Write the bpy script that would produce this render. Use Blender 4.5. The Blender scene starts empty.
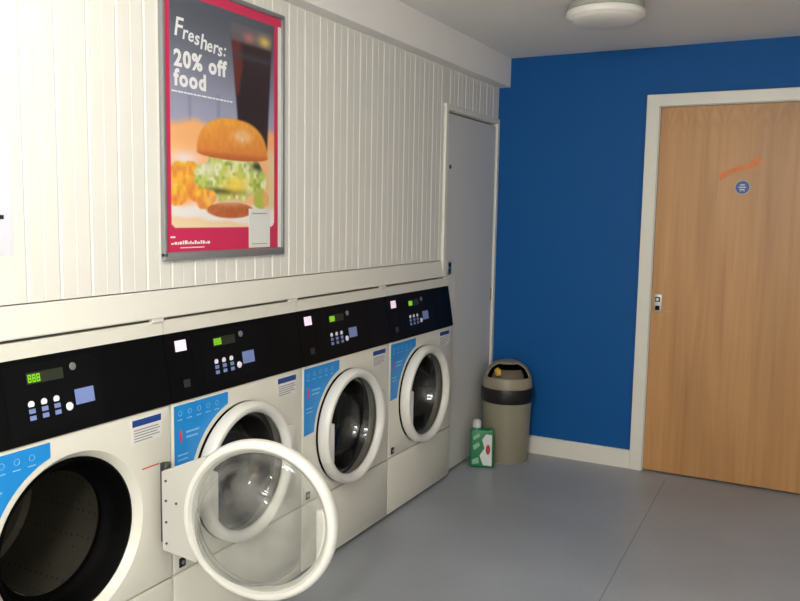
import bpy, bmesh, math, random
from mathutils import Vector, Matrix
random.seed(7)
PI = math.pi
C = bpy.context.scene.collection
sc = bpy.context.scene

# ------------------------------------------------------------------ helpers
def lin(c):
    c = c / 255.0
    return c / 12.92 if c <= 0.04045 else ((c + 0.055) / 1.055) ** 2.4
def S(r, g, b): return (lin(r), lin(g), lin(b), 1.0)

def mat(name, col, rough=0.5, metal=0.0, noise=0.0, scale=20.0, bump=0.0, emit=None, estr=0.0, coat=0.0, spec=0.5):
    m = bpy.data.materials.new(name); m.use_nodes = True
    nt = m.node_tree; b = nt.nodes['Principled BSDF']
    b.inputs['Base Color'].default_value = col
    b.inputs['Roughness'].default_value = rough
    b.inputs['Metallic'].default_value = metal
    b.inputs['Coat Weight'].default_value = coat
    b.inputs['Specular IOR Level'].default_value = spec
    if emit:
        b.inputs['Emission Color'].default_value = emit
        b.inputs['Emission Strength'].default_value = estr
    if noise or bump:
        tc = nt.nodes.new('ShaderNodeTexCoord')
        n = nt.nodes.new('ShaderNodeTexNoise'); n.inputs['Scale'].default_value = scale; n.inputs['Detail'].default_value = 5
        nt.links.new(tc.outputs['Object'], n.inputs['Vector'])
        if noise:
            mx = nt.nodes.new('ShaderNodeMix'); mx.data_type = 'RGBA'
            mx.inputs[6].default_value = tuple(c * (1 - noise) for c in col[:3]) + (1,)
            mx.inputs[7].default_value = tuple(min(1, c * (1 + noise)) for c in col[:3]) + (1,)
            nt.links.new(n.outputs['Fac'], mx.inputs[0]); nt.links.new(mx.outputs[2], b.inputs['Base Color'])
        if bump:
            bp = nt.nodes.new('ShaderNodeBump'); bp.inputs['Strength'].default_value = bump; bp.inputs['Distance'].default_value = 0.002
            nt.links.new(n.outputs['Fac'], bp.inputs['Height']); nt.links.new(bp.outputs['Normal'], b.inputs['Normal'])
    return m

class MB:
    def __init__(self): self.bm = bmesh.new()
    def box(self, a, b, mi=0, bev=0.0, seg=2):
        c = [(a[i] + b[i]) / 2 for i in range(3)]; s = [abs(b[i] - a[i]) for i in range(3)]
        t = bmesh.new(); bmesh.ops.create_cube(t, size=1.0)
        bmesh.ops.scale(t, vec=s, verts=t.verts)
        if bev: bmesh.ops.bevel(t, geom=t.edges[:], offset=bev, segments=seg, affect='EDGES', profile=0.5)
        bmesh.ops.translate(t, vec=c, verts=t.verts)
        self.merge(t, mi); return self
    def merge(self, t, mi=0, M=None):
        if M is not None: bmesh.ops.transform(t, matrix=M, verts=t.verts)
        mp = {v: self.bm.verts.new(v.co) for v in t.verts}
        for f in t.faces:
            try:
                g = self.bm.faces.new([mp[v] for v in f.verts]); g.material_index = mi if mi is not None else f.material_index
            except ValueError: pass
        t.free()
    def lathe(self, prof, n=64, M=None, mi=0, closed=False, mids=None):
        """prof: list of (r, h) about the local Z axis."""
        t = bmesh.new(); rings = []
        for r, h in prof:
            if r < 1e-6: rings.append([t.verts.new((0, 0, h))])
            else: rings.append([t.verts.new((r * math.cos(2 * PI * k / n), r * math.sin(2 * PI * k / n), h)) for k in range(n)])
        m = len(rings)
        for i in range(m if closed else m - 1):
            A, B = rings[i], rings[(i + 1) % m]
            for k in range(n):
                q = (k + 1) % n
                if len(A) == 1 and len(B) == 1: continue
                if len(A) == 1: f = t.faces.new((A[0], B[k], B[q]))
                elif len(B) == 1: f = t.faces.new((A[k], A[q], B[0]))
                else: f = t.faces.new((A[k], A[q], B[q], B[k]))
                f.material_index = mids[i] if mids else mi
        self.merge(t, None, M); return self
    def prism(self, pts, axis, a, b, mi=0):
        """polygon of 2D points in the plane normal to axis, extruded from a to b."""
        def P(p, h):
            if axis == 0: return (h, p[0], p[1])
            if axis == 1: return (p[0], h, p[1])
            return (p[0], p[1], h)
        A = [self.bm.verts.new(P(p, a)) for p in pts]; B = [self.bm.verts.new(P(p, b)) for p in pts]
        fs = [self.bm.faces.new(A), self.bm.faces.new(list(reversed(B)))]
        n = len(pts)
        for i in range(n): fs.append(self.bm.faces.new((A[i], B[i], B[(i + 1) % n], A[(i + 1) % n])))
        for f in fs: f.material_index = mi
        return self
    def cyl(self, p, q, r, n=20, mi=0, r2=None):
        p, q = Vector(p), Vector(q); d = q - p
        M = Matrix.Translation(p) @ d.to_track_quat('Z', 'Y').to_matrix().to_4x4()
        return self.lathe([(0, 0), (r, 0), (r if r2 is None else r2, d.length), (0, d.length)], n, M, mi)
    def tube(self, pts, r, n=10, mi=0):
        for a, b in zip(pts[:-1], pts[1:]): self.cyl(a, b, r, n, mi)
        return self
    def text(self, body, size, M, mi=0, ext=0.0004, offset=0.0, shear=0.0, spacing=1.0):
        cu = bpy.data.curves.new('t', 'FONT'); cu.body = body; cu.size = size; cu.extrude = ext; cu.offset = offset
        cu.shear = shear; cu.space_character = spacing; cu.resolution_u = 3
        o = bpy.data.objects.new('t', cu); C.objects.link(o)
        dg = bpy.context.evaluated_depsgraph_get(); me = bpy.data.meshes.new_from_object(o.evaluated_get(dg))
        t = bmesh.new(); t.from_mesh(me); self.merge(t, mi, M)
        bpy.data.objects.remove(o); bpy.data.curves.remove(cu); bpy.data.meshes.remove(me); return self
    def build(self, name, mats, parent=None, loc=None, smooth=True, angle=35):
        bmesh.ops.remove_doubles(self.bm, verts=self.bm.verts, dist=1e-6)
        bmesh.ops.recalc_face_normals(self.bm, faces=self.bm.faces)
        me = bpy.data.meshes.new(name); self.bm.to_mesh(me); self.bm.free()
        for m in (mats if isinstance(mats, (list, tuple)) else [mats]): me.materials.append(m)
        if smooth:
            me.polygons.foreach_set('use_smooth', [True] * len(me.polygons))
            me.set_sharp_from_angle(angle=math.radians(angle))
        o = bpy.data.objects.new(name, me); C.objects.link(o)
        if parent: o.parent = parent
        if loc: o.location = loc
        return o

def tag(o, label, cat, group=None):
    o['label'] = label; o['category'] = cat
    if group: o['group'] = group
    return o
def thing(name, label, cat, loc=(0, 0, 0), rz=0.0, group=None):
    o = bpy.data.objects.new(name, None); C.objects.link(o); o.empty_display_size = 0.1
    o.location = loc; o.rotation_euler = (0, 0, rz)
    return tag(o, label, cat, group)
def struct(o): o['kind'] = 'structure'; return o
AX = Matrix.Rotation(PI / 2, 4, 'Y')          # local Z -> world +X

# ------------------------------------------------------------------ materials
M_wall = mat('white_painted_board', S(226, 223, 214), 0.42, noise=0.03, scale=9, bump=0.08)
M_trim = mat('white_gloss_trim', S(228, 225, 214), 0.35, noise=0.03, scale=14)
M_ceil = mat('white_emulsion', S(236, 233, 228), 0.85, noise=0.02, scale=4, bump=0.1)
M_blue = mat('blue_emulsion', S(2, 84, 151), 0.6, noise=0.06, scale=5, bump=0.1, spec=.25)
M_closet = mat('grey_white_paint', S(206, 206, 203), 0.5, noise=0.04, scale=5)
M_enamel = mat('white_enamel', S(222, 219, 206), 0.3, noise=0.015, scale=6)
M_enamel2 = mat('white_plastic', S(226, 224, 216), 0.28)
M_panel = mat('black_gloss_panel', S(8, 8, 9), 0.4, spec=0.12)
M_panel2 = mat('black_satin_plastic', S(11, 11, 13), 0.45, spec=.12)
M_dark = mat('dark_plinth', S(22, 22, 24), 0.7)
M_rubber = mat('black_rubber', S(3, 3, 3), 0.6, spec=.05)
M_green = mat('green_display', (0, 0, 0, 1), 0.4, emit=S(150, 235, 40), estr=0.9)
M_dim = mat('dim_display', S(40, 46, 30), 0.4)
M_btn = mat('white_print', S(235, 235, 245), 0.4, emit=S(220, 222, 245), estr=0.06)
M_btn2 = mat('lilac_print', S(120, 138, 190), 0.4, emit=S(150, 165, 225), estr=0.04)
M_coin = mat('lit_slot_window', S(230, 210, 225), 0.4, emit=S(240, 215, 238), estr=0.55)
M_sblue = mat('blue_sticker', S(24, 138, 214), 0.35, noise=0.04, scale=30)
M_swhite = mat('white_sticker', S(222, 222, 216), 0.4)
M_ink = mat('pale_blue_ink', S(128, 188, 232), 0.4)
M_navy = mat('navy_ink', S(30, 66, 140), 0.4)
M_greyink = mat('grey_ink', S(150, 140, 146), 0.5)
M_red = mat('red_ink', S(226, 62, 92), 0.4)
M_steel = mat('brushed_steel', S(180, 180, 178), 0.5, metal=1.0, noise=0.05, scale=40)
M_hinge = mat('dark_hinge_metal', S(84, 84, 80), 0.5, metal=0.4, noise=0.3, scale=60)
M_alu = mat('aluminium_frame', S(158, 160, 160), 0.35, metal=0.6)
M_bin = mat('beige_plastic', S(141, 136, 117), 0.45, noise=0.03, scale=10)
M_binlid = mat('beige_lid_plastic', S(146, 137, 117), 0.45, noise=0.03, scale=10)
M_flap = mat('brown_flap_plastic', S(104, 92, 76), 0.5)
M_blackp = mat('black_plastic', S(14, 14, 15), 0.4)
M_bag_shade = mat('black_liner_and_lid_shade', S(6, 6, 6), 0.5)
M_yellow = mat('yellow_wrapper', S(205, 160, 40), 0.45, noise=0.2, scale=60)
M_jug = mat('green_jug_plastic', S(34, 122, 78), 0.35, noise=0.1, scale=25)
M_jugw = mat('white_jug_label', S(214, 218, 214), 0.4)
M_jugd = mat('dark_green_print', S(16, 62, 44), 0.4)
M_jugr = mat('red_print', S(178, 62, 60), 0.4)
M_cap = mat('translucent_white_cap', S(196, 200, 198), 0.4)
M_paper = mat('white_paper', S(212, 212, 219), 0.7, noise=0.02, scale=12)
M_black = mat('black_ink', S(25, 25, 28), 0.6)
M_pale = mat('pale_grey_ink', S(205, 205, 212), 0.6)
M_diff = mat('frosted_diffuser', S(234, 231, 222), 0.35, noise=0.02, scale=8)
M_lampbase = mat('grey_lamp_base', S(170, 168, 160), 0.5)
M_signblue = mat('sign_blue', S(34, 70, 138), 0.4)
M_signw = mat('sign_white', S(190, 205, 225), 0.4)
M_tape = mat('orange_tape_residue', S(226, 138, 82), 0.6, noise=0.3, scale=30)
M_poster_w = mat('white_print_text', S(232, 232, 232), 0.4)
M_card = mat('white_card', S(220, 220, 214), 0.4)

def floor_mat():
    m = mat('grey_vinyl', S(116, 122, 130), 0.38)
    nt = m.node_tree; b = nt.nodes['Principled BSDF']
    tc = nt.nodes.new('ShaderNodeTexCoord')
    n = nt.nodes.new('ShaderNodeTexNoise'); n.inputs['Scale'].default_value = 1.6; n.inputs['Detail'].default_value = 6
    n2 = nt.nodes.new('ShaderNodeTexNoise'); n2.inputs['Scale'].default_value = 120
    r = nt.nodes.new('ShaderNodeValToRGB')
    r.color_ramp.elements[0].position = 0.3; r.color_ramp.elements[0].color = S(146, 150, 156)
    r.color_ramp.elements[1].position = 0.7; r.color_ramp.elements[1].color = S(162, 166, 172)
    mx = nt.nodes.new('ShaderNodeMix'); mx.data_type = 'RGBA'; mx.blend_type = 'OVERLAY'; mx.inputs[0].default_value = 0.12
    nt.links.new(tc.outputs['Object'], n.inputs['Vector']); nt.links.new(tc.outputs['Object'], n2.inputs['Vector'])
    nt.links.new(n.outputs['Fac'], r.inputs[0]); nt.links.new(r.outputs[0], mx.inputs[6]); nt.links.new(n2.outputs['Color'], mx.inputs[7])
    nt.links.new(mx.outputs[2], b.inputs['Base Color'])
    mr = nt.nodes.new('ShaderNodeMapRange'); mr.inputs[3].default_value = 0.30; mr.inputs[4].default_value = 0.46
    nt.links.new(n.outputs['Fac'], mr.inputs[0]); nt.links.new(mr.outputs[0], b.inputs['Roughness'])
    return m
M_floor = floor_mat()

def wood_mat():
    m = mat('oak_veneer', S(176, 124, 78), 0.42)
    nt = m.node_tree; b = nt.nodes['Principled BSDF']
    tc = nt.nodes.new('ShaderNodeTexCoord')
    mp = nt.nodes.new('ShaderNodeMapping'); mp.inputs['Scale'].default_value = (26, 26, 1.1)
    n = nt.nodes.new('ShaderNodeTexNoise'); n.inputs['Scale'].default_value = 1.0; n.inputs['Detail'].default_value = 7; n.inputs['Distortion'].default_value = 0.6
    mp2 = nt.nodes.new('ShaderNodeMapping'); mp2.inputs['Scale'].default_value = (3.2, 3.2, 0.35); mp2.inputs['Location'].default_value = (0.3, 0, 0.4)
    n2 = nt.nodes.new('ShaderNodeTexNoise'); n2.inputs['Scale'].default_value = 1.0; n2.inputs['Detail'].default_value = 2; n2.inputs['Distortion'].default_value = 1.2
    r = nt.nodes.new('ShaderNodeValToRGB')
    e = r.color_ramp.elements
    e[0].position = 0.28; e[0].color = S(176, 126, 74)
    e[1].position = 0.72; e[1].color = S(198, 148, 94)
    r2 = nt.nodes.new('ShaderNodeValToRGB')
    r2.color_ramp.elements[0].position = 0.3; r2.color_ramp.elements[0].color = (0.40, 0.40, 0.40, 1)
    r2.color_ramp.elements[1].position = 0.75; r2.color_ramp.elements[1].color = (0.60, 0.60, 0.60, 1)
    mx = nt.nodes.new('ShaderNodeMix'); mx.data_type = 'RGBA'; mx.blend_type = 'OVERLAY'; mx.inputs[0].default_value = 0.7
    nt.links.new(tc.outputs['Object'], mp.inputs[0]); nt.links.new(mp.outputs[0], n.inputs['Vector'])
    nt.links.new(tc.outputs['Object'], mp2.inputs[0]); nt.links.new(mp2.outputs[0], n2.inputs['Vector'])
    nt.links.new(n.outputs['Fac'], r.inputs[0]); nt.links.new(n2.outputs['Fac'], r2.inputs[0])
    nt.links.new(r.outputs[0], mx.inputs[6]); nt.links.new(r2.outputs[0], mx.inputs[7])
    # cathedral figure at the head of the leaf
    sx = nt.nodes.new('ShaderNodeSeparateXYZ'); nt.links.new(tc.outputs['Object'], sx.inputs[0])
    def mth(op, a, b_=None, c_=None):
        k = nt.nodes.new('ShaderNodeMath'); k.operation = op
        for i_, v in enumerate((a, b_, c_)):
            if v is None: continue
            if isinstance(v, (int, float)): k.inputs[i_].default_value = v
            else: nt.links.new(v, k.inputs[i_])
        return k.outputs[0]
    pp_ = mth('PINGPONG', mth('ADD', sx.outputs[0], mth('MULTIPLY', n2.outputs['Fac'], .12)), .095)
    ph = mth('ADD', mth('ADD', mth('MULTIPLY', sx.outputs[2], 62.0), mth('MULTIPLY', n2.outputs['Fac'], 26.0)), mth('MULTIPLY', mth('SINE', mth('MULTIPLY', pp_, 33.0)), -9.0))
    wv = mth('MULTIPLY_ADD', mth('SINE', ph), .5, .5)
    mr = nt.nodes.new('ShaderNodeMapRange'); mr.interpolation_type = 'SMOOTHSTEP'
    mr.inputs[1].default_value = 1.78; mr.inputs[2].default_value = 1.95; nt.links.new(sx.outputs[2], mr.inputs[0])
    fc = mth('MULTIPLY', mth('MULTIPLY', wv, mr.outputs[0]), .22)
    m2 = nt.nodes.new('ShaderNodeMix'); m2.data_type = 'RGBA'; m2.inputs[7].default_value = S(142, 98, 60)
    nt.links.new(fc, m2.inputs[0]); nt.links.new(mx.outputs[2], m2.inputs[6])
    nt.links.new(m2.outputs[2], b.inputs['Base Color'])
    return m
M_wood = wood_mat()

def drum_mat():
    m = mat('drum_steel', S(88, 84, 73), 0.5, metal=0.5)
    nt = m.node_tree; b = nt.nodes['Principled BSDF']
    tc = nt.nodes.new('ShaderNodeTexCoord')
    v = nt.nodes.new('ShaderNodeTexVoronoi'); v.inputs['Scale'].default_value = 42; v.inputs['Randomness'].default_value = 0.15
    r = nt.nodes.new('ShaderNodeValToRGB')
    r.color_ramp.elements[0].position = 0.20; r.color_ramp.elements[0].color = S(68, 65, 56)
    r.color_ramp.elements[1].position = 0.26; r.color_ramp.elements[1].color = S(88, 84, 73)
    nt.links.new(tc.outputs['Object'], v.inputs['Vector']); nt.links.new(v.outputs['Distance'], r.inputs[0]); nt.links.new(r.outputs[0], b.inputs['Base Color'])
    return m
M_drum = drum_mat()

def glass_mat(name, tint, haze=(.02, .09)):
    m = bpy.data.materials.new(name); m.use_nodes = True
    nt = m.node_tree; nt.nodes.clear()
    out = nt.nodes.new('ShaderNodeOutputMaterial'); tr = nt.nodes.new('ShaderNodeBsdfTransparent'); gl = nt.nodes.new('ShaderNodeBsdfGlossy')
    tr.inputs[0].default_value = tint; gl.inputs['Roughness'].default_value = 0.04
    fr = nt.nodes.new('ShaderNodeFresnel'); fr.inputs['IOR'].default_value = 1.5
    ge = nt.nodes.new('ShaderNodeNewGeometry'); mrg = nt.nodes.new('ShaderNodeMapRange')   # same 1.5 index from both faces
    mrg.inputs[3].default_value = 1.5; mrg.inputs[4].default_value = 1 / 1.5
    nt.links.new(ge.outputs['Backfacing'], mrg.inputs[0]); nt.links.new(mrg.outputs[0], fr.inputs['IOR'])
    mx = nt.nodes.new('ShaderNodeMixShader')
    nt.links.new(fr.outputs[0], mx.inputs[0]); nt.links.new(tr.outputs[0], mx.inputs[1]); nt.links.new(gl.outputs[0], mx.inputs[2])
    df = nt.nodes.new('ShaderNodeBsdfDiffuse'); df.inputs[0].default_value = (.75, .75, .72, 1)     # pale diffuse share painted in as a milky film on the glass
    nz = nt.nodes.new('ShaderNodeTexNoise'); nz.inputs['Scale'].default_value = 9; tc = nt.nodes.new('ShaderNodeTexCoord')
    nt.links.new(tc.outputs['Object'], nz.inputs['Vector'])
    mr = nt.nodes.new('ShaderNodeMapRange'); mr.inputs[1].default_value = .35; mr.inputs[2].default_value = .75; mr.inputs[3].default_value = haze[0]; mr.inputs[4].default_value = haze[1]
    nt.links.new(nz.outputs['Fac'], mr.inputs[0])
    m2 = nt.nodes.new('ShaderNodeMixShader'); nt.links.new(mr.outputs[0], m2.inputs[0])
    nt.links.new(mx.outputs[0], m2.inputs[1]); nt.links.new(df.outputs[0], m2.inputs[2])
    nt.links.new(m2.outputs[0], out.inputs[0]); return m
M_glass = glass_mat('clear_door_glass', (0.93, 0.935, 0.92, 1))
M_shade_glass = glass_mat('shade_tinted_door_glass', (0.62, 0.62, 0.61, 1), (0, .006))  # same clear glass, tinted dark to imitate the unlit drum behind it

def vcol_mat():
    m = mat('poster_print', (1, 1, 1, 1), 0.32)
    nt = m.node_tree; a = nt.nodes.new('ShaderNodeAttribute'); a.attribute_name = 'ink'
    nt.links.new(a.outputs['Color'], nt.nodes['Principled BSDF'].inputs['Base Color']); return m
M_print = vcol_mat()

# ------------------------------------------------------------------ room
XR, YB, H = 2.75, -6.6, 2.305
struct(MB().box((-0.9, YB - .1, -0.1), (XR + .1, 0.1, 0)).build('floor', M_floor, smooth=False))
struct(MB().box((-0.9, YB - .1, H), (XR + .1, 0.1, H + .1)).build('ceiling', M_ceil, smooth=False))
# floor weld line
struct(MB().prism([(1.061, -.118), (1.065, -.118), (1.111, -2.4), (1.107, -2.4)], 2, 0.0, 0.0006).build('trim_1', mat('dark_weld', S(122, 126, 132), 0.5), smooth=False))

# beadboard wall
ZL = 1.168
def bead(y0, y1, z0, z1):
    mb = MB(); ys = []
    k = math.floor((y0 + 2.08) / .0995)
    pts = [(0.0, y0)]
    while True:
        y = -2.08 + .0995 * k; k += 1
        if y > y1 - .012: break
        if y < y0 + .012: continue
        pts += [(0, y - .005), (-.0028, y - .001), (-.0028, y + .001), (0, y + .005)]
        if y + .06 < y1: pts += [(0, y + .0485), (-.0010, y + .050), (0, y + .0515)]
    pts.append((0.0, y1))
    poly = pts + [(-.04, y1), (-.04, y0)]
    A = [mb.bm.verts.new((p[0], p[1], z0)) for p in poly]; B = [mb.bm.verts.new((p[0], p[1], z1)) for p in poly]
    n = len(poly)
    for i in range(n): mb.bm.faces.new((A[i], A[(i + 1) % n], B[(i + 1) % n], B[i]))
    mb.bm.faces.new(A); mb.bm.faces.new(B)
    return mb
wl = bead(YB, -.748, ZL, H)
t = bead(-.748, 0, 1.948, H); tm = bpy.data.meshes.new('tmp'); t.bm.to_mesh(tm); t.bm.free()
q = bmesh.new(); q.from_mesh(tm); bpy.data.meshes.remove(tm); wl.merge(q, 0)
wl.box((-.04, YB, 0), (0, -3.42, ZL - .0005))                       # closed wall before the machines
wl.box((-.9, YB, 0), (-.85, 0, H))                                 # back of the service void
wl.box((-.85, -3.44, 0), (-.04, -3.42, ZL))
struct(wl.build('wall_left', M_wall, smooth=False))
struct(MB().box((-.9, 0, 0), (.922, .1, H)).box((1.772, 0, 0), (XR + .1, .1, H)).box((.922, 0, 2.0), (1.772, .1, H)).box((.9, .09, 0), (1.8, .1, 2.0)).build('wall_back', M_blue, smooth=False))
struct(MB().box((XR, YB, 0), (XR + .1, 0, H)).build('wall_right', M_ceil, smooth=False))
struct(MB().box((-.9, YB - .1, 0), (XR + .1, YB, H)).build('wall_front', M_ceil, smooth=False))
# boxed soffit over the beadboard, with a bead along its lower edge
struct(MB().box((0, YB, 2.141), (.069, -.0005, H)).build('trim_2', M_ceil, smooth=False))
# sloping ledge between beadboard and machine tops
lg = MB().prism([(-.035, 1.1645), (.002, 1.1645), (.0045, 1.1625), (.014, 1.0865), (.012, 1.083), (-.035, 1.083)], 1, YB, -.752)
struct(lg.build('trim_3', M_trim, smooth=False))
# baseboard on the blue wall
struct(MB().prism([(0, 0), (-.016, 0), (-.016, .092), (-.010, .102), (0, .104)], 0, 0.002, .85).prism([(0, 0), (-.016, 0), (-.016, .092), (-.010, .102), (0, .104)], 0, 1.845, XR).build('baseboard_back', M_trim, smooth=False))
# wood door frame
fr = MB().box((.850, -.022, 0), (.918, 0, 2.0555), bev=.004).box((1.776, -.022, 0), (1.845, 0, 2.0555), bev=.004).box((.850, -.0225, 1.993), (1.845, 0, 2.056), bev=.004)
fr.box((.9175, -.006, 0), (.9215, .05, 1.998)).box((1.7725, -.006, 0), (1.7765, .05, 1.998)).box((.918, -.006, 1.9905), (1.776, .05, 1.9945))
struct(fr.build('trim_4', M_trim, smooth=False))
door = struct(MB().box((.9235, -.004, .009), (1.770, .038, 1.988), bev=.0015).build('door_1', M_wood, smooth=False))
lp = MB().box((.938, -.0095, .893), (.978, -.0035, .992), bev=.002)
lp.build('lock_plate', M_steel, door)
kb = MB().box((.9445, -.020, .952), (.9705, -.009, .978), bev=.003).box((.946, -.0115, .905), (.969, -.009, .930), bev=.001)
kb.build('keyhole', M_panel2, door)
MB().cyl((.958, -.0225, .965), (.958, -.0195, .965), .009).build('thumb_turn', M_steel, door)
MB().prism([(1.000, .900), (1.028, .897), (1.028, .902), (1.0, .905)], 1, -.0045, -.0038).build('scratch', mat('pale_scratch', S(196, 158, 116), 0.6), door)
tp = MB()
tp.prism([(1.229, 1.612), (1.262, 1.622), (1.300, 1.640), (1.345, 1.655), (1.375, 1.664), (1.378, 1.688), (1.345, 1.683), (1.30, 1.668), (1.262, 1.654), (1.236, 1.650)], 1, -.0046, -.0038)
tp.prism([(1.368, 1.654), (1.420, 1.676), (1.430, 1.712), (1.424, 1.728), (1.395, 1.716), (1.372, 1.692)], 1, -.0048, -.0038)
tp.prism([(1.236, 1.600), (1.250, 1.602), (1.268, 1.622), (1.264, 1.650), (1.234, 1.640)], 1, -.0048, -.0038)
tr_ = tp.build('tape_residue', M_tape, door, smooth=False); tr_['label'] = 'torn orange tape residue'
# round fire door sign
sg = thing('door_sign', 'small round blue sign stuck on the wooden door', 'sign', (1.3465, -.0038, 1.568))
RY = Matrix.Rotation(PI / 2, 4, 'X')
sm = MB().lathe([(0, 0), (.036, 0), (.036, .0016), (0, .0016)], 40, RY, 1).lathe([(.0335, .0015), (.0355, .0015), (.0355, .0020), (.0335, .0020)], 40, RY, closed=True)
for w_, z_ in ((.022, .012), (.034, 0.0), (.024, -.012)):
    sm.box((-w_ / 2, -.0021, z_ - .0028), (w_ / 2, -.0015, z_ + .0028))
for s_ in (-1, 1): sm.box((s_ * .0085 - .003, -.0021, -.021), (s_ * .0085 + .003, -.0015, -.018))
sm.build('disc', [M_signw, M_signblue], sg, smooth=False)

# cupboard door in the left wall
ct = MB().box((-.01, -.752, 1.083), (.013, -.718, 1.948), bev=.003).box((-.01, -.034, 0), (.013, -.002, 1.948), bev=.003).box((-.01, -.752, 1.932), (.0125, -.002, 1.960), bev=.003)
ct.box((-.03, -.7185, 1.083), (-.005, -.714, 1.934)).box((-.03, -.038, 0), (-.005, -.034, 1.934)).box((-.03, -.718, 1.928), (-.005, -.034, 1.934))
struct(ct.build('trim_5', M_trim, smooth=False))
cd = struct(MB().box((-.034, -.711, .012), (.002, -.041, 1.918), bev=.002).build('door_2', M_closet, smooth=False))
MB().cyl((.001, -.672, 1.648), (.006, -.672, 1.648), .011).build('bolt', M_hinge, cd)
kh = MB().box((.001, -.680, 1.088), (.005, -.630, 1.158), bev=.002)
kh.build('lock_plate', M_steel, cd)
MB().cyl((.004, -.655, 1.140), (.010, -.655, 1.140), .011).box((.004, -.664, 1.098), (.0065, -.646, 1.118), bev=.001).build('keyhole', M_blackp, cd)
ch = MB()
for _ in range(16):
    y = random.uniform(-.655, -.575); z = random.uniform(.78, 1.08); a = random.uniform(.006, .018); b_ = random.uniform(.012, .04)
    pts = [(y + a * math.cos(2 * PI * k / 7) * random.uniform(.6, 1.1), z + b_ * math.sin(2 * PI * k / 7) * random.uniform(.6, 1.1)) for k in range(7)]
    ch.prism(pts, 0, .0015, .0023 + .0003 * random.random())
pc = ch.build('paint_chips', mat('chipped_primer', S(214, 208, 192), 0.7, noise=0.15, scale=50), cd, smooth=False); pc['label'] = 'pale chipped paint below the lock'
MB().box((.002, -.052, .90), (.0035, -.041, .975)).build('strike_mark', mat('bare_wood', S(142, 112, 84), 0.7), cd, smooth=False)

# ------------------------------------------------------------------ washing machines
XF, WM, Y0, ZC, UC = .036, .686, -.667 - 4 * .686, .528, .329
RH = .237
def cab_mesh():
    mb = MB(); bm = mb.bm
    n = 96; u0, u1, z0, z1 = .003, .683, .283, .823
    angs = [2 * PI * k / n for k in range(n)]
    for cy, cz in ((u0, z0), (u1, z0), (u1, z1), (u0, z1)):
        a = math.atan2(cz - ZC, cy - UC) % (2 * PI)
        i = min(range(len(angs)), key=lambda k: abs(angs[k] - a)); angs[i] = a
    def rect(a, e):
        c, s = math.cos(a), math.sin(a); t = 1e9
        if c > 1e-9: t = min(t, (u1 - e - UC) / c)
        if c < -1e-9: t = min(t, (u0 + e - UC) / c)
        if s > 1e-9: t = min(t, (z1 - e - ZC) / s)
        if s < -1e-9: t = min(t, (z0 + e - ZC) / s)
        return UC + t * c, ZC + t * s
    R = []
    for e, x in ((0, -.66), (0, -.006), (.002, -.0015), (.006, 0)):
        R.append([bm.verts.new((x,) + rect(a, e)) for a in angs])
    for r, x in ((RH, 0), (.2335, -.003), (.222, -.020), (.217, -.026)):
        R.append([bm.verts.new((x, UC + r * math.cos(a), ZC + r * math.sin(a))) for a in angs])
    for A, B in zip(R[:-1], R[1:]):
        for k in range(len(angs)): bm.faces.new((A[k], A[(k + 1) % n], B[(k + 1) % n], B[k]))
    return mb
def arc_sticker():
    pts = [(.010, .812), (.258, .812), (.258, .772)]
    Rr = .254
    a0 = math.atan2(.768 - ZC, .258 - UC); a1 = math.atan2(.556 - ZC, -1) if False else PI - math.asin((.556 - ZC) / Rr)
    for i in range(15):
        a = a0 + (a1 - a0) * i / 14; pts.append((UC + Rr * math.cos(a), ZC + Rr * math.sin(a)))
    pts.append((.010, .552))
    return pts
def tilt(u, z):   # point on the tilted control panel face, z in 0.823..1.03
    f = (z - .823) / .207
    return .0045 - .0345 * f
def panel_box(mb, u0, u1, z0, z1, th=.0012, mi=0):
    x0, x1 = tilt(0, z0), tilt(0, z1)
    P = [(x0 - .002, u0, z0), (x0 - .002, u1, z0), (x1 - .002, u1, z1), (x1 - .002, u0, z1)]
    Q = [(x0 + th, u0, z0), (x0 + th, u1, z0), (x1 + th, u1, z1), (x1 + th, u0, z1)]
    a = [mb.bm.verts.new(p) for p in P]; b = [mb.bm.verts.new(p) for p in Q]
    fs = [mb.bm.faces.new(b)] + [mb.bm.faces.new((a[i], a[(i + 1) % 4], b[(i + 1) % 4], b[i])) for i in range(4)]
    for f in fs: f.material_index = mi
    return mb

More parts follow.
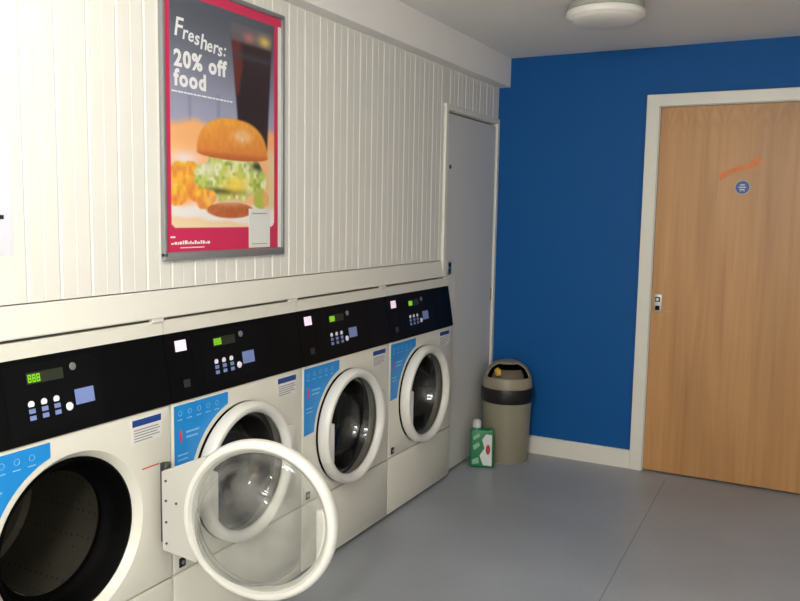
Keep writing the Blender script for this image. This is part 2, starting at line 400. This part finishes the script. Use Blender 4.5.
def washer_body(label, loc):
    t = thing('washing_machine', label, 'washing machine', loc, 0, 'washing machines along the beadboard wall')
    cab_mesh().build('cabinet', M_enamel, t)
    # access panel under the door
    ap = MB().box((-.05, .003, .016), (0, .683, .279), bev=.004).build('access_panel', M_enamel, t)
    MB().box((-.64, .02, 0), (-.03, .666, .03)).build('plinth', M_dark, t, smooth=False)
    lk = MB().box((-.002, .024, .298), (.004, .050, .328), bev=.002).build('panel_lock', M_blackp, t)
    MB().cyl((.003, .037, .313), (.0055, .037, .313), .006).build('key_slot', M_steel, lk)
    # control panel
    cp = MB().prism([(.0045, .824), (-.030, 1.029), (-.034, 1.031), (-.10, 1.031), (-.10, .824)], 1, .0015, .6845).build('control_panel', M_panel, t, smooth=False)
    g = MB()
    for u in (.112, .505): panel_box(g, u, u + .0018, .828, 1.026, .0006)
    panel_box(g, .150, .435, .842, 1.014, .0005)
    g.build('panel_fascia', M_panel2, cp, smooth=False)
    panel_box(MB(), .043, .090, .973, 1.006).build('slot_window', M_coin, cp, smooth=False)
    panel_box(MB(), .058, .085, .862, .885, .002).build('coin_return', mat('grey_slot', S(46, 46, 50), .5), cp, smooth=False)
    d = panel_box(MB(), .212, .320, .966, .994).build('display', M_dim, cp, smooth=False)
    dg = MB()
    for i in range(3):
        u = .2155 + .0125 * i
        for a in ((0, .0025, .970, .990), (.0075, .0098, .970, .990), (0, .0098, .970, .974), (0, .0098, .978, .982), (0, .0098, .986, .990)):
            panel_box(dg, u + a[0], u + a[1], a[2], a[3], .0020)
    dg.build('digits', M_green, d, smooth=False)
    lc = MB()
    x = tilt(0, .990); lc.lathe([(0, 0), (.011, 0), (.009, .004), (0, .0045)], 20, Matrix.Translation((x - .001, .352, .990)) @ AX)
    lc.build('indicator', mat('grey_indicator', S(120, 120, 122), .4), cp)
    for i in range(3):
        for j in range(3):
            u = .206 + .037 * i; z = .917 - .0168 * j
            b = MB()
            if j == 0: b.lathe([(0, 0), (.009, 0), (.009, .0025), (0, .0025)], 16, Matrix.Translation((tilt(0, z) - .001, u + .0095, z)) @ AX)
            else: panel_box(b, u + .001, u + .019, z - .0055, z + .0055, .0015)
            b.build('button', M_btn if j == 0 else M_btn2, cp, smooth=False)
    b = MB().lathe([(0, 0), (.0115, 0), (.010, .004), (0, .0045)], 20, Matrix.Translation((tilt(0, .890) - .001, .326, .890)) @ AX).build('start_button', M_btn, cp)
    panel_box(MB(), .347, .408, .890, .930, .0015).build('mode_key', M_btn2, cp, smooth=False)
    # top cover strip and the clip beside it
    MB().prism([(-.028, 1.032), (-.030, 1.070), (-.034, 1.074), (-.60, 1.074), (-.60, 1.032)], 1, .0015, .6845).build('top_cover', M_enamel, t, smooth=False)
    MB().box((-.040, .640, 1.072), (-.0245, .686, 1.0828)).build('top_clip', M_enamel, t, smooth=False)
    # stickers
    ik = MB().prism(arc_sticker(), 0, -.0004, .0007)
    for i in range(5):
        u = .036 + i * .042
        ik.lathe([(.007, .0006), (.0085, .0006), (.0085, .0011), (.007, .0011)], 14, Matrix.Translation((0, u, .786)) @ AX, 1, closed=True)
        ik.box((.0006, u - .012, .764), (.0011, u + .010, .7672), 1)
    for z, w_ in ((.722, .058), (.706, .050)): ik.box((.0006, .062, z - .0028), (.0011, .062 + w_, z + .0028), 1)
    for z in (.655, .64): ik.box((.0006, .024, z - .002), (.0011, .068, z + .002), 1)
    ik.box((.0005, .034, .696), (.0012, .043, .733), 2, bev=.0002)
    ik.build('programme_sticker', [M_sblue, M_ink, M_red], t, smooth=False)
    ln = MB().box((-.0003, .528, .734), (.0008, .645, .806), 2, bev=.0003); ln.box((.0006, .531, .785), (.0012, .642, .8045), 0)
    for z, w_ in ((.774, .095), (.766, .10), (.758, .09), (.750, .098), (.742, .07)): ln.box((.0006, .537, z - .0016), (.0012, .537 + w_, z + .0016), 1)
    ln.build('instruction_label', [M_navy, M_greyink, M_swhite], t, smooth=False)
    # gasket and drum
    T = Matrix.Translation((0, UC, ZC)) @ AX
    MB().lathe([(.2185, -.032), (.218, -.024), (.210, -.019), (.202, -.028), (.192, -.060), (.178, -.085), (.168, -.092), (.166, -.100), (.172, -.112)], 72, T).build('gasket', M_rubber, t)
    dr = MB().lathe([(.171, -.112), (.245, -.114), (.250, -.120), (.250, -.50), (.235, -.515), (.10, -.515), (.09, -.50), (0, -.498)], 72, T).build('drum', M_drum, t)
    for k in range(3):
        a = 2 * PI * k / 3 + .5
        bf = MB(); c, s = math.cos(a), math.sin(a)
        def bp(r, w, x): return (x, UC + r * c - w * s, ZC + r * s + w * c)
        pr = [(.249, -.035), (.215, -.012), (.205, 0), (.215, .012), (.249, .035)]
        A = [bf.bm.verts.new(bp(r, w, -.13)) for r, w in pr]; B = [bf.bm.verts.new(bp(r, w, -.49)) for r, w in pr]
        for i in range(4): bf.bm.faces.new((A[i], A[i + 1], B[i + 1], B[i]))
        bf.bm.faces.new(A); bf.bm.faces.new(B)
        bf.build('paddle', M_drum, dr)
    return t
def washer_door(t, opened):
    """origin at the door centre on its inner face; +x is outward, hinge on the +y side."""
    ring = MB().lathe([(.231, .003), (.235, .007), (.238, .018), (.2375, .032), (.233, .043), (.227, .0495), (.219, .051), (.211, .048), (.204, .040), (.200, .032), (.1985, .026), (.200, .021), (.207, .015), (.212, .009), (.215, .003), (.219, .001), (.227, .001)], 96, AX, closed=True)
    d = ring.build('door', M_enamel2, t)
    bowl = MB().lathe([(.2000, .0245), (.2000, .0205), (.2085, .0135), (.2085, .011), (.197, .009), (.188, .004), (.181, -.006), (.171, -.035), (.160, -.064), (.146, -.084), (.137, -.090), (.134, -.096), (.115, -.104), (.06, -.108), (0, -.109), (0, -.102), (.06, -.101), (.112, -.097), (.128, -.088), (.140, -.078), (.153, -.060), (.164, -.033), (.174, -.003), (.183, .012), (.1965, .0205)], 72, AX)
    bowl.build('glass', M_glass if opened else M_shade_glass, d)
    h = MB()
    h.box((.020, -.212, -.112), (.046, -.172, .050), bev=.007, seg=3)
    h.build('handle', M_enamel2, d)
    # hinge wing on the far side
    hw = MB().prism([(.150, .184), (.298, .122), (.298, -.116), (.188, -.142), (.224, 0), (.195, .118)], 2, .0015, .010)
    hg = None
    w = bmesh.new(); tmpm = bpy.data.meshes.new('x'); hw.bm.to_mesh(tmpm); hw.bm.free(); w.from_mesh(tmpm); bpy.data.meshes.remove(tmpm)
    # prism lies in XY (u,v) extruded along Z -> map (u->y, v->z, h->x)
    for v in w.verts: v.co = Vector((v.co.z, v.co.x, v.co.y))
    hw = MB(); hw.merge(w, 0)
    if opened: hw.build('hinge_wing', mat('shaded_white_plastic', S(196, 194, 186), .4), d, smooth=False)  # greyer copy of the white plastic, shade put into its colour
    if opened:
        for y, z in ((.285, -.095), (.285, -.03), (.285, .035), (.285, .095), (.252, .03)):
            MB().cyl((-.0005, y, z), (.002, y, z), .004, 10).build('screw', M_hinge, d)
        d.location = (.360 - XF, -2.733 - (Y0), ZC - .008); d.rotation_euler = (0, 0, math.radians(104))
        hb = MB()
        for k in range(10): hb.cyl((.012, .652, .411 + k * .0245), (.012, .652, .411 + k * .0245 + .0215), .0115, 14)
        hb.box((.0, .636, .411), (.006, .652, .6545))
        hb.build('hinge', M_hinge, t)
        MB().box((.0003, .565, .6525), (.0012, .632, .6565)).build('hinge_mark', mat('orange_red_mark', S(206, 92, 60), .5), t, smooth=False)
    else:
        d.location = (0.002, UC, ZC)
        hb = MB(); hb.box((0, .592, .43), (.008, .634, .62), bev=.003)
        hb.build('hinge', M_enamel2, t)
    return d

w1 = washer_body('white washing machine nearest the camera with its dark drum uncovered and door swung wide open', (XF, Y0, 0))
washer_door(w1, True)
w2 = washer_body('white washing machine partly hidden behind the open round door of its neighbour', (XF, Y0 + WM, 0))
washer_door(w2, False)
def copy_tree(o, parent=None):
    c = o.copy(); C.objects.link(c)
    if parent: c.parent = parent
    for chd in list(o.children): copy_tree(chd, c)
    return c
w3 = copy_tree(w2); w3.location = (XF, Y0 + 2 * WM, 0)
w3['label'] = 'white washing machine with closed round door, just left of the last machine in the row'
w4 = copy_tree(w2); w4.location = (XF, Y0 + 3 * WM, 0)
w4['label'] = 'white washing machine at the far end of the row, beside the grey cupboard door'

# ------------------------------------------------------------------ poster
PY0, PZ0, PW, PH = -2.722, 1.251, .594, .834
po = thing('poster', 'framed burger poster with pink border on the white boarded wall', 'poster', (0, PY0, PZ0))
fm = MB()
def frame_bar(a, b): fm.box(a, b, 0, .004)
frame_bar((0, 0, 0), (.018, PW, .026)); frame_bar((0, 0, PH - .016), (.018, PW, PH))
frame_bar((0, 0, .01), (.018, .013, PH - .005)); frame_bar((0, PW - .013, .01), (.018, PW, PH - .005))
fm.build('frame', M_alu, po)
def clamp(x): return 0 if x < 0 else 1 if x > 1 else x
def sst(a, b, x):
    k = clamp((x - a) / (b - a)); return k * k * (3 - 2 * k)
def hsh(i, j):
    x = math.sin(i * 127.1 + j * 311.7) * 43758.5453; return x - math.floor(x)
def vn(x, y):
    i, j = math.floor(x), math.floor(y); f, g = x - i, y - j; f = f * f * (3 - 2 * f); g = g * g * (3 - 2 * g)
    return (hsh(i, j) * (1 - f) + hsh(i + 1, j) * f) * (1 - g) + (hsh(i, j + 1) * (1 - f) + hsh(i + 1, j + 1) * f) * g
def paint(s, t):
    PINK = (204, 48, 88)
    col = list(PINK)
    def ov(c, a):
        for k in range(3): col[k] = col[k] * (1 - a) + c[k] * a
    if s > .945: return (226, 226, 220) if t < .95 else PINK
    x0, x1, y0, y1, r = .062, .908, .112, .945, .04
    dx = max(x0 + r - s, s - (x1 - r), 0) * .72; dy = max(y0 + r - t, t - (y1 - .005), 0) if t < .5 else max(t - (y1 - .005), 0)
    if s < x0 or s > x1 or t < y0 or t > y1 or (t < .5 and math.hypot(dx, dy) > r * .85): return col
    # backdrop: dark grey top to lavender
    g = sst(.50, .93, t)
    ov((158, 160, 184), 1); ov((84, 88, 98), g)
    if t < .62 and s < .55:
        for lx in (.20, .42): ov((118, 122, 160), .5 * math.exp(-((s - lx) / .012) ** 2))
    # table behind the burger
    ov((240, 176, 118), 1 - sst(.485, .525, t + .01 * math.sin(s * 20)))
    ov((248, 190, 140), .6 * (1 - sst(.38, .46, t)))
    # right strip of pale table
    ov((226, 204, 160), sst(.84, .87, s) * (1 - sst(.40, .46, t)))
    # drink: tapering dark glass
    if t > .40:
        e = (t - .44) / .45; xl = .595 - .07 * e; xr = .842 + .045 * e
        a = sst(xl - .012, xl + .012, s) * (1 - sst(xr - .012, xr + .012, s)) * sst(.42, .45, t) * (1 - sst(.855, .875, t))
        ov((44, 37, 41), a); ov((70, 46, 46), a * .6 * vn(s * 7 + 3, t * 5))
        ov((116, 52, 44), a * .8 * sst(.55, .75, vn(s * 9, t * 9)) * (1 - sst(xl + .05, xl + .11, s)))
        ov((70, 74, 86), a * .6 * math.exp(-((t - .79) / .012) ** 2))
        a2 = sst(xl - .015, xl + .01, s) * (1 - sst(xr - .01, xr + .015, s)) * sst(.83, .85, t) * (1 - sst(.90, .915, t))
        ov((104, 100, 106), a2 * .8)
        ov((178, 112, 112), a2 * math.exp(-(((s - .68) / .05) ** 2 + ((t - .865) / .02) ** 2)))
        ov((224, 190, 104), a2 * 1.0 * math.exp(-(((s - .82) / .055) ** 2 + ((t - .868) / .022) ** 2)))
    # white paper under the food
    pa = (1 - sst(.205, .235, t + .03 * vn(s * 14, 3))) * sst(.135, .165, t + .05 * (s - .35) + .02 * vn(s * 12, 9))
    ov((236, 228, 224), pa)
    ov((240, 214, 174), (1 - sst(.135, .165, t + .05 * (s - .35) + .02 * vn(s * 12, 9))))
    ov((238, 224, 226), .9 * math.exp(-(((s - .16) / .10) ** 2 + ((t - .37) / .025) ** 2)))
    # nuggets
    for cx, cy, rx, ry in ((.13, .315, .085, .05), (.24, .27, .10, .06), (.11, .235, .075, .045), (.30, .225, .075, .04), (.21, .335, .06, .03), (.36, .255, .05, .05)):
        d = math.hypot((s - cx) / rx, (t - cy) / ry) + .35 * (vn(s * 30 + cx * 90, t * 30) - .5)
        a = 1 - sst(.85, 1.0, d)
        n = vn(s * 45 + 7, t * 45)
        ov((250 - 26 * n, 188 - 64 * n + 40 * clamp((t - cy) / ry), 66), a)
    # burger: bun base, filling, bun top
    d = math.hypot((s - .52) / .20, (t - .185) / .032); a = 1 - sst(.9, 1.05, d)
    ov((196, 112, 66), a); ov((160, 80, 44), a * .5 * vn(s * 60, t * 60))
    ov((226, 196, 160), .8 * math.exp(-(((s - .50) / .15) ** 2 + ((t - .222) / .018) ** 2)))
    d = math.hypot((s - .55) / .315, (t - .315) / .098) + .35 * (vn(s * 16, t * 16) - .5)
    a = (1 - sst(.88, 1.0, d)) * (1 if t < .40 else 0)
    if a > 0:
        n = vn(s * 30, t * 34); n2 = vn(s * 44 + 9, t * 52 + 5)
        n3 = vn(s * 75 + 3, t * 90); ov((188, 200, 92), a); ov((240, 238, 210), a * .9 * sst(.30, .75, n)); ov((206, 214, 116), a * .6 * n3); ov((104, 130, 62), a * .5 * sst(.55, .95, n2))
        ov((230, 226, 206), a * .8 * math.exp(-(((s - .33) / .08) ** 2 + ((t - .34) / .03) ** 2)))
        ov((58, 48, 30), a * .8 * math.exp(-(((s - .46) / .16) ** 2 + ((t - .258) / .012) ** 2)))
        ov((242, 208, 84), a * math.exp(-(((s - .56) / .10) ** 2 + ((t - .285) / .035) ** 2)))
        ov((52, 60, 36), a * .9 * math.exp(-(((s - .76) / .06) ** 2 + ((t - .365) / .02) ** 2)))
    d = math.hypot((s - .79) / .075, (t - .232) / .04); a = 1 - sst(.85, 1.0, d + .3 * (vn(s * 30, t * 30) - .5))
    ov((176, 190, 84), a); ov((232, 176, 112), a * math.exp(-((s - .83) / .03) ** 2))
    d = (abs((s - .548) / .302) ** 2.5 + abs((t - .402) / (.140 if t > .402 else .022)) ** 2.2) ** .43; a = 1 - sst(.94, 1.03, d)
    sh = clamp((t - .39) / .14)
    ov((222 + 20 * sh, 136 + 34 * sh, 68), a)
    ov((252, 222, 178), a * .85 * math.exp(-(((s - .62) / .07) ** 2 + ((t - .475) / .025) ** 2)))
    ov((176, 84, 44), a * .6 * (1 - sst(.385, .415, t)))
    ov((186, 98, 50), a * .25 * vn(s * 50, t * 50))
    return col
NX, NZ = 130, 260
me = bpy.data.meshes.new('print'); vs, fs, cs = [], [], []
a0, a1, b0, b1 = .012, PW - .012, .024, PH - .014
for j in range(NZ + 1):
    for i in range(NX + 1):
        y = a0 + (a1 - a0) * i / NX; z = b0 + (b1 - b0) * j / NZ
        vs.append((.010, y, z)); c = paint(y / PW, z / PH); cs += [lin(clamp(c[0] / 255) * 255), lin(clamp(c[1] / 255) * 255), lin(clamp(c[2] / 255) * 255), 1.0]
for j in range(NZ):
    for i in range(NX):
        k = j * (NX + 1) + i; fs.append((k, k + 1, k + NX + 2, k + NX + 1))
n0 = len(vs); vs += [(.002, a0, b0), (.002, a1, b0), (.002, a1, b1), (.002, a0, b1)]; cs += [.8, .8, .8, 1] * 4
fs.append((n0 + 3, n0 + 2, n0 + 1, n0))
me.from_pydata(vs, [], fs); at = me.attributes.new('ink', 'FLOAT_COLOR', 'POINT'); at.data.foreach_set('color', cs); me.materials.append(M_print)
pp = bpy.data.objects.new('print', me); C.objects.link(pp); pp.parent = po
def onwall(s, t, rot=0.0, x=.0102):  # text plane -> facing +x, reading along +y
    B = Matrix(((0, 0, 1, 0), (1, 0, 0, 0), (0, 1, 0, 0), (0, 0, 0, 1)))
    return Matrix.Translation((x, s * PW, t * PH)) @ B @ Matrix.Rotation(rot, 4, 'Z')
tx = MB()
for chx, ds, dt, sz in (('F', 0, .014, .078), ('r', .060, .008, .060), ('e', .100, .006, .056), ('s', .148, .000, .060), ('h', .190, -.010, .066), ('e', .240, -.012, .056), ('r', .288, -.014, .060), ('s', .326, -.018, .058), (':', .372, -.014, .056)):
    tx.text(chx, sz, onwall(.088 + ds, .784 + dt, .0), 0, .0003, .0008, .18)
tx.build('heading_lettering', M_poster_w, po, smooth=False); tx = MB()
tx.text('20% off', .0665, onwall(.090, .694), 0, .0003, .0026, 0, 1.16)
tx.text('food', .0665, onwall(.090, .626), 0, .0003, .0026, 0, 1.16)
tx.build('offer_lettering', M_poster_w, po, smooth=False); tx = MB()
x = .072
while x < .52:
    w_ = random.uniform(.012, .04); tx.box((.0100, x * PW, .601 * PH), (.0106, (x + w_) * PW, .606 * PH)); x += w_ + .006
tx.build('small_print', M_poster_w, po, smooth=False); tx = MB()
x = .055
while x < .33:
    w_ = random.uniform(.008, .022); hh = random.uniform(.006, .014); tx.box((.0100, x * PW, .058 * PH), (.0106, (x + w_) * PW, (.058 + hh) * PH)); x += w_ + .006
tx.box((.0100, .05 * PW, .082 * PH), (.0106, .085 * PW, .088 * PH)); tx.box((.0100, .12 * PW, .044 * PH), (.0106, .30 * PW, .0475 * PH))
tx.build('name_lettering', M_poster_w, po, smooth=False)
cdm = MB().box((.0098, .672 * PW, .0345 * PH), (.0108, .868 * PW, .193 * PH))
cdm.box((.0107, .70 * PW, .172 * PH), (.0111, .84 * PW, .176 * PH), 1).box((.0107, .70 * PW, .048 * PH), (.0111, .84 * PW, .051 * PH), 1)
cdm.build('white_card', [M_card, M_greyink], po, smooth=False)

# paper notice at the left edge of the view
no = thing('paper_notice', 'white paper notice on the boarded wall left of the burger poster', 'notice', (0, -3.424, 1.287))
nl = MB().box((-.0002, 0, 0), (.0015, .212, .277), 2)
for z, a, b_ in ((.24, .02, .17), (.22, .02, .185), (.195, .02, .16), (.06, .02, .17), (.04, .02, .15)): nl.box((.0014, a, z), (.0018, b_, z + .006), 1)
nl.build('sheet', [M_black, M_pale, M_paper], no, smooth=False)
MB().box((.0014, .176, .088), (.0019, .189, .098)).build('mark', M_black, no, smooth=False)

# ------------------------------------------------------------------ ceiling lamp
LX, LY = .85, -.977
la = thing('ceiling_lamp', 'round cream ceiling lamp above the floor in front of the blue wall', 'lamp', (LX, LY, H))
MB().lathe([(0, 0), (.150, 0), (.158, -.006), (.160, -.030), (.150, -.036), (0, -.036)], 64).build('lamp_base', M_lampbase, la)
MB().lathe([(.152, -.030), (.163, -.034), (.166, -.044), (.162, -.058), (.148, -.068), (.146, -.070), (.138, -.074), (.11, -.082), (.06, -.087), (0, -.088)], 64).build('diffuser', M_diff, la)

# ------------------------------------------------------------------ bin
BX, BY = .178, -.190
bn = thing('waste_bin', 'beige round waste bin with black rim in the corner by the blue wall', 'bin', (BX, BY, 0), math.radians(-68))
MB().lathe([(0, .004), (.118, .004), (.1235, 0), (.126, .010), (.1405, .352), (.1405, .362), (.136, .362), (.121, .012), (0, .012)], 64).build('body', M_bin, bn)
MB().lathe([(.135, .345), (.1435, .347), (.1475, .356), (.149, .418), (.146, .428), (.138, .430), (.135, .42)], 64, closed=True).build('rim', M_blackp, bn)
# dome with an opening towards the front (+x local)
def dome_pt(ph, th, k=1.0):
    r = .1435 * k * (math.cos(th) ** .72); z = .428 + .152 * k * (math.sin(th) ** 1.0)
    return (r * math.cos(ph), r * math.sin(ph), z)
def in_hole(ph, th):
    a = (ph + PI) % (2 * PI) - PI
    return abs(a) < math.radians(62) * (1 - .25 * sst(.9, 1.2, th)) and .42 < th < 1.18
def dome(test, k=1.0, n=96, m=40):
    mb = MB(); G = [[mb.bm.verts.new(dome_pt(2 * PI * i / n, (PI / 2 - .004) * j / m, k)) for i in range(n)] for j in range(m + 1)]
    for j in range(m):
        for i in range(n):
            if test(2 * PI * (i + .5) / n, (PI / 2) * (j + .5) / m):
                mb.bm.faces.new((G[j][i], G[j][(i + 1) % n], G[j + 1][(i + 1) % n], G[j + 1][i]))
    if test(PI, PI / 2): mb.bm.faces.new(G[m])
    bmesh.ops.delete(mb.bm, geom=[v for v in mb.bm.verts if not v.link_faces], context='VERTS')
    return mb
lid = dome(lambda p, t: not in_hole(p, t)).build('lid', [M_binlid, M_bag_shade], bn)
so = lid.modifiers.new('thick', 'SOLIDIFY'); so.thickness = .005; so.offset = -1; so.material_offset = 1  # inner face of the lid coloured black to imitate the dark interior
fl = dome(lambda p, t: in_hole(p, t) and t < .86 and abs((p + PI) % (2 * PI) - PI) < math.radians(50), .93)
for v in fl.bm.verts:                       # flap pushed inwards at its foot
    kz = (v.co.z - .428) / .15; v.co.x -= .012 + .03 * kz; v.co.z -= .004
flp = fl.build('flap', M_flap, bn); so = flp.modifiers.new('thick', 'SOLIDIFY'); so.thickness = .004; so.offset = -1
MB().lathe([(.119, .03), (.1335, .355), (.1335, .425)], 48).build('liner_bag', M_bag_shade, bn)
yw = MB()
ti = bmesh.new(); bmesh.ops.create_icosphere(ti, subdivisions=2, radius=.02)
for v in ti.verts: v.co *= random.uniform(.7, 1.25); v.co.z *= 1.2
yw.merge(ti, 0)
cx, sx = math.cos(math.radians(-68)), math.sin(math.radians(-68))
lx, ly = .098, -.058
tag(yw.build('snack_wrapper', M_yellow, None, (BX + lx * cx - ly * sx, BY + lx * sx + ly * cx, .522), angle=10), 'crumpled yellow wrapper poking out of the bin opening', 'wrapper')

# ------------------------------------------------------------------ detergent jug
jg = thing('detergent_jug', 'green detergent bottle with white label on the floor before the bin', 'bottle', (.116, -.402, 0), math.radians(-68))
jb = MB()
t = bmesh.new(); bmesh.ops.create_cube(t, size=1.0); bmesh.ops.scale(t, vec=(.066, .136, .216), verts=t.verts)
bmesh.ops.translate(t, vec=(0, 0, .108), verts=t.verts)
for v in t.verts:
    if v.co.z > .1: v.co.y *= .95; v.co.x *= .94
bmesh.ops.bevel(t, geom=t.edges[:], offset=.012, segments=3, affect='EDGES', profile=.5)
jb.merge(t, 0); jb.lathe([(.034, .208), (.028, .222), (.021, .226), (.021, .232)], 24, Matrix.Translation((0, -.030, 0)))
jb.build('body', M_jug, jg)
MB().lathe([(0, .224), (.024, .224), (.025, .250), (.020, .262), (.012, .268), (0, .269)], 24, Matrix.Translation((0, -.030, 0))).build('cap', M_cap, jg)
jl = MB()
A = [(.008, .016), (.056, .012), (.054, .188), (.022, .192), (.000, .160), (.014, .112), (-.012, .070)]
P0 = [jl.bm.verts.new((.0335 - .0023 * z / .216, y, z)) for y, z in A]; P1 = [jl.bm.verts.new((.0325 - .0023 * z / .216 - .002, y, z)) for y, z in A]
jl.bm.faces.new(P0)
for k in range(len(A)): jl.bm.faces.new((P0[k], P0[(k + 1) % len(A)], P1[(k + 1) % len(A)], P1[k]))
jl = jl.build('label', M_jugw, jg, smooth=False)
MB().lathe([(0, 0), (.015, 0), (.015, .0006), (0, .0006)], 20, Matrix.Translation((.0330, .034, .105)) @ AX @ Matrix.Diagonal((1.9, .85, 1, 1))).build('label_print', M_jugr, jl, smooth=False)
M_swirl = mat('pale_green_print', S(132, 182, 152), .4)
for pts in ([(-.050, .125), (-.018, .146), (-.010, .126), (-.044, .100)], [(-.054, .045), (-.018, .060), (-.014, .026), (-.052, .018)], [(-.050, .175), (-.020, .198), (-.010, .180), (-.046, .156)]):
    MB().prism(pts, 0, .0310, .0334 if pts[0][1] < .1 else .0330 if pts[0][1] < .15 else .0324).build('swirl_print', M_swirl, jg, smooth=False)

# ------------------------------------------------------------------ lights
def point(name, loc, e, r, col=(1, .99, .95)):
    l = bpy.data.lights.new(name, 'POINT'); l.energy = e; l.shadow_soft_size = r; l.color = col
    o = bpy.data.objects.new(name, l); o.location = loc; C.objects.link(o); return o
point('lamp_and_fill_light', (1.0, -3.55, 1.98), 23, .15)
point('lamp_and_fill_light', (1.6, -5.3, 1.95), 108, .15)  # added unseen fill behind the camera, evens out the falloff
wd = bpy.data.worlds.new('World'); sc.world = wd; wd.use_nodes = True
wd.node_tree.nodes['Background'].inputs[0].default_value = (.8, .85, 1, 1); wd.node_tree.nodes['Background'].inputs[1].default_value = .05

# ------------------------------------------------------------------ camera
F, YAW, PITCH, ROLL = 800.314, .486011, -.10879, .0174654
f = Vector((-math.sin(YAW) * math.cos(PITCH), math.cos(YAW) * math.cos(PITCH), math.sin(PITCH)))
r = Vector((math.cos(YAW), math.sin(YAW), 0)); u = r.cross(f)
r2 = r * math.cos(ROLL) + u * math.sin(ROLL); u2 = -r * math.sin(ROLL) + u * math.cos(ROLL)
cam = bpy.data.cameras.new('camera'); cam.sensor_width = 36; cam.sensor_fit = 'HORIZONTAL'; cam.lens = F * 36 / 800; cam.clip_start = .05
co = bpy.data.objects.new('camera', cam); C.objects.link(co)
co.matrix_world = Matrix((
    (r2.x, u2.x, -f.x, 1.74039), (r2.y, u2.y, -f.y, -4.49072), (r2.z, u2.z, -f.z, 1.40583), (0, 0, 0, 1)))
sc.camera = co
sc.view_settings.view_transform = 'Standard'; sc.view_settings.look = 'None'
sc.view_settings.gamma = 1; sc.view_settings.use_curve_mapping = False; sc.view_settings.exposure = 0.04
